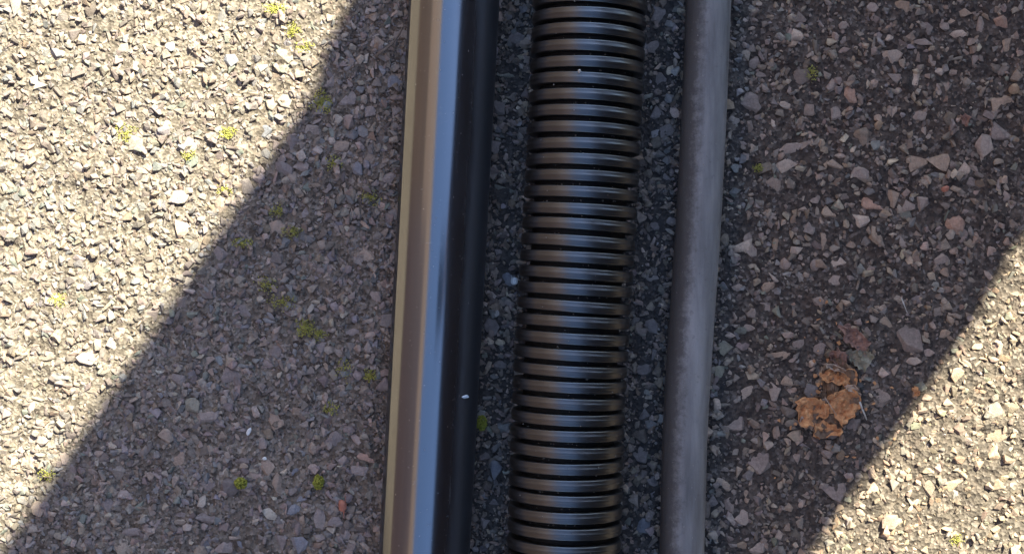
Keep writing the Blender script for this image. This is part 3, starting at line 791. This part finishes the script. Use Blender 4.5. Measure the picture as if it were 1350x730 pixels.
wall = box('brick_wall', (-1.82, -1.6, -7, 7, 1.262, 3.2), MAT_BRICK)
MAT_LOWER = plain('stained_brick', (0.06, 0.036, 0.029), (0.125, 0.073, 0.056), 5, 0.9, 0.002)
box('lower_courses', (-1.84, -1.585, -7, 7, -0.1, 1.26), MAT_LOWER, wall)
box('added_door', (-1.62, -1.57, -0.52, 0.2, 0.02, 2.05), plain('added_door_paint', (0.05, 0.03, 0.035), (0.08, 0.05, 0.055), 4, 0.5, 0.0005), wall)  # added door, out of view, darkens the middle of the pipe's reflection
tag(wall, 'sunlit brown brick wall off to the left, mirrored as a tan band in the smooth pipe', 'wall')
cop = box('coping', (-1.85, -1.57, -7.02, 7.02, 3.202, 3.26), plain('coping_stone', (0.3, 0.28, 0.25), (0.42, 0.39, 0.35), 30), wall)
MAT_ADDED_FENCE = plain('added_fence_timber', (0.022, 0.018, 0.016), (0.05, 0.04, 0.034), 20, 0.8, 0.002)
fence = bpy.data.objects.new('added_fence', None); COL.objects.link(fence); fence.location = (1.0, 0, 0)  # added fence, out of view, blackens the pipe's right-hand reflection
tag(fence, 'added dark timber fence, unseen off to the right, mirrored as the black side of the smooth pipe', 'fence')
bm = bmesh.new(); box_bm(bm, -0.01, 0.012, -0.073, 0.073, 0.01, 3.0)
bmesh.ops.bevel(bm, geom=list(bm.edges), offset=0.003, segments=1, affect='EDGES')
bme = bpy.data.meshes.new('added_fence_board'); bm.to_mesh(bme); bm.free(); bme.materials.append(MAT_ADDED_FENCE)
for k in range(-40, 5):
    o = bpy.data.objects.new('added_fence_board', bme); COL.objects.link(o); o.parent = fence
    o.location = (random.uniform(-0.003, 0.003), k * 0.148, random.uniform(-0.01, 0.01))
for z in (0.35, 2.2):
    box('added_fence_rail', (0.016, 0.06, -5.98, .66, z, z + 0.09), MAT_ADDED_FENCE, fence)

# ------------------------------------------------------------------ the photographer, whose shadow crosses the pipes
def pa(a_, n_, z): return Vector((AX * a_ + AY * n_, AY * a_ - AX * n_, z))   # a_: towards the sun, n_: across it
MAT_COAT = plain('dark_coat', (0.012, 0.012, 0.016), (0.03, 0.03, 0.036), 90, 0.85, 0.001)
MAT_TROUSER = plain('dark_trousers', (0.015, 0.018, 0.03), (0.03, 0.034, 0.05), 120, 0.9, 0.001)
MAT_SKIN = plain('skin', (0.42, 0.26, 0.19), (0.5, 0.33, 0.25), 60, 0.5, 0.0002)
MAT_HAIR = plain('dark_hair', (0.015, 0.01, 0.008), (0.04, 0.028, 0.02), 200, 0.6, 0.001)
MAT_SHOE = plain('shoe_leather', (0.02, 0.015, 0.012), (0.04, 0.03, 0.025), 100, 0.5, 0.0005)
def loft(name, rings, mat, parent=None, nseg=32, caps=True):
    """rings: (centre, across half -, across half +, u, v, depth)"""
    V_, F_ = [], []
    for c, nl, nr, u, v_, dep in rings:
        for q in range(nseg):
            an = 2 * math.pi * q / nseg; cx = math.cos(an)
            V_.append(c + u * (nr if cx > 0 else nl) * cx + v_ * dep * math.sin(an))
    for k in range(len(rings) - 1):
        for q in range(nseg):
            q2 = (q + 1) % nseg
            F_.append((k * nseg + q, k * nseg + q2, (k + 1) * nseg + q2, (k + 1) * nseg + q))
    if caps:
        F_.append(tuple(range(nseg))[::-1]); F_.append(tuple(range((len(rings) - 1) * nseg, len(rings) * nseg)))
    me = bpy.data.meshes.new(name); me.from_pydata([tuple(p) for p in V_], [], F_); me.update()
    for p_ in me.polygons: p_.use_smooth = True
    return link(name, me, mat, parent)
U = Vector((AY, -AX, 0)); Aax = Vector((AX, AY, 0)); Zax = Vector((0, 0, 1))
NC0 = 0.036
# body: one continuous skinned mesh
bv, be, brad = [], [], []
def joint(p, r, prev=None):
    bv.append(tuple(p)); brad.append(r)
    if prev is not None: be.append((prev, len(bv) - 1))
    return len(bv) - 1
pel = joint(pa(.86, NC0, .90), .13)
sp1 = joint(pa(.87, NC0, 1.05), .12, pel); sp2 = joint(pa(.84, NC0, 1.24), .125, sp1); sp3 = joint(pa(.79, NC0, 1.36), .075, sp2)
nk = joint(pa(.75, NC0, 1.47), .05, sp3); hd1 = joint(pa(.715, NC0, 1.55), .066, nk); hd2 = joint(pa(.715, NC0, 1.63), .086, hd1); hd3 = joint(pa(.725, NC0, 1.71), .07, hd2)
WR = {}
for sgn in (-1, 1):
    hp = joint(pa(.86, NC0 + sgn * .075, .84), .07, pel); kn = joint(pa(.84, NC0 + sgn * .085, .47), .055, hp); an_ = joint(pa(.88, NC0 + sgn * .10, .09), .038, kn); joint(pa(.76, NC0 + sgn * .115, .04), .03, an_)
    sh = joint(pa(.79, NC0 + sgn * .15, 1.35), .042, sp3); el = joint(pa(.82, -.085, 1.10) if sgn < 0 else pa(.60, .24, 1.10), .04, sh)
    hx = pa(.70, -.06, .90) if sgn < 0 else Vector((.175, -.015, .80))
    wo_ = Aax * .03 + Zax * .05 if sgn < 0 else Vector((.045, .04, .02)); wr = joint(hx + wo_, .026, el); WR[sgn] = hx
    pm = joint(hx, .028, wr)
    out = -1 if sgn < 0 else 1
    for fi, (dy, ln) in enumerate(((.03, .034), (.012, .038), (-.006, .036), (-.022, .030))):
        k1 = joint(hx + Vector((-out * .012, dy - .012, -.004)), .0085, pm)
        k2 = joint(hx + Vector((-out * .03, dy - .012, -.010)), .008, k1)
        joint(hx + Vector((-out * (.03 + ln * .5), dy - .012, -.006)), .0065, k2)
    t1 = joint(hx + Vector((-out * .015, -.035, .012)), .0095, pm); joint(hx + Vector((-out * .045, -.03, .016)), .008, t1)
me = bpy.data.meshes.new('person'); me.from_pydata(bv, be, []); me.update()
person = link('person', me, MAT_SKIN)
sk = person.modifiers.new('skin', 'SKIN'); sk.use_smooth_shade = True
for i_, r_ in enumerate(brad): me.skin_vertices[0].data[i_].radius = (r_, r_)
me.skin_vertices[0].data[0].use_root = True
ss = person.modifiers.new('subdivision', 'SUBSURF'); ss.levels = 1; ss.render_levels = 1
tag(person, 'person in a long dark coat beside the pipes, casting the diagonal shadow band', 'person')
rings = []
for z, a_, nl, nr, dep in [(.44, .86, -.166, .222, .17), (.605, .86, -.160, .213, .16), (.628, .86, -.159, .197, .155), (.654, .86, -.157, .197, .15), (.664, .86, -.156, .215, .15), (.71, .86, -.154, .215, .15), (.725, .86, -.143, .2145, .145), (.9, .86, -.142, .214, .15), (1.0, .86, -.142, .214, .15)]:
    rings.append((pa(a_, NC0, z), -(nl - NC0), nr - NC0, U, Aax, dep))
for z, a_, hw_, dep, tl in [(1.10, .86, .178, .15, 5), (1.22, .84, .19, .145, 15), (1.34, .80, .20, .125, 20), (1.40, .79, .17, .10, 20), (1.44, .775, .10, .08, 20), (1.475, .765, .068, .066, 20), (1.50, .76, .066, .064, 20)]:
    t = R(tl); rings.append((pa(a_, NC0, z), hw_, hw_, U, Aax * math.cos(t) + Zax * math.sin(t), dep))
coat = loft('coat', rings, MAT_COAT, person)
for sgn in (-1, 1):
    shp, elp = pa(.79, NC0 + sgn * .13, 1.37), (pa(.82, -.085, 1.10) if sgn < 0 else pa(.60, .24, 1.10)); wrp = WR[sgn] + (Aax * .03 + Zax * .05 if sgn < 0 else Vector((.045, .04, .02)))
    rg = []
    for t, r_ in ((0, .075), (.25, .07), (.5, .062), (.75, .052), (1, .045)):
        c = shp.lerp(elp, t * 2) if t <= .5 else elp.lerp(wrp, (t - .5) * 1.9)
        d = ((elp - shp) if t < .5 else (wrp - shp) if t == .5 else (wrp - elp)).normalized()
        u = d.cross(Zax).normalized(); rg.append((c, r_, r_, u, u.cross(d), r_))
    loft('coat_sleeve', rg, MAT_COAT, person, 20)
    rg = [(pa(.86, NC0 + sgn * .075, .84), .075, .075, U, Aax, .11), (pa(.84, NC0 + sgn * .085, .47), .07, .07, U, Aax, .08), (pa(.87, NC0 + sgn * .1, .08), .065, .065, U, Aax, .075)]
    loft('trouser_leg', rg, MAT_TROUSER, person, 20)
    rg = []
    for t, wd, ht in ((0, .025, .03), (.12, .036, .06), (.4, .038, .055), (.7, .046, .035), (.92, .04, .025), (1, .015, .015)):
        rg.append((pa(.93 - .27 * t, NC0 + sgn * (.1 + .02 * t), ht * .98 + .006), wd, wd, U, Zax, ht))
    loft('shoe', rg, MAT_SHOE, person, 16)
hair = bmesh.new(); bmesh.ops.create_uvsphere(hair, u_segments=20, v_segments=14, radius=1)
for v_ in hair.verts:
    k = 1 + .05 * mnoise.noise(v_.co * 5)
    v_.co = pa(.755, NC0, 1.70) + U * v_.co.x * .096 * k + Aax * v_.co.y * .10 * k + Zax * v_.co.z * .095 * k
hm = bpy.data.meshes.new('hair'); hair.to_mesh(hm); hair.free()
for p_ in hm.polygons: p_.use_smooth = True
link('hair', hm, MAT_HAIR, person)
def face_bit(name, a_, n_, z, sx, sy, sz, mat):
    em = bmesh.new(); bmesh.ops.create_uvsphere(em, u_segments=14, v_segments=10, radius=1)
    for v_ in em.verts: v_.co = U * v_.co.x * sx + Aax * v_.co.y * sy + Zax * v_.co.z * sz
    e_ = bpy.data.meshes.new(name); em.to_mesh(e_); em.free()
    for p_ in e_.polygons: p_.use_smooth = True
    eo = link(name, e_, mat, person); eo.location = pa(a_, NC0 + n_, z)
face_bit('nose', .628, 0, 1.60, .014, .022, .026, MAT_SKIN)
face_bit('mouth', .640, 0, 1.555, .024, .012, .006, MAT_LEAFR)
for sgn in (-1, 1):
    face_bit('eye', .640, sgn * .032, 1.63, .012, .010, .008, MAT_FLECK)
    face_bit('eyebrow', .638, sgn * .034, 1.652, .020, .010, .005, MAT_HAIR)
    face_bit('ear', .725, sgn * .085, 1.61, .010, .018, .03, MAT_SKIN)
# phone held just above the lens position
MAT_PHONE = plain('phone_case', (0.008, 0.008, 0.009), (0.02, 0.02, 0.02), 200, 0.4, 0.0001)
ph = box('phone', (-.035, .125, -.058, .02, .7675, .776), MAT_PHONE)
tag(ph, 'dark phone held flat above the pipes to take the picture', 'phone')
ln = bmesh.new(); bmesh.ops.create_cone(ln, cap_ends=True, segments=24, radius1=.006, radius2=.006, depth=.002)
lm = bpy.data.meshes.new('phone_lens'); ln.to_mesh(lm); ln.free()
lo = link('phone_lens', lm, MAT_PIPE, ph); lo.location = (0, 0, .7664)
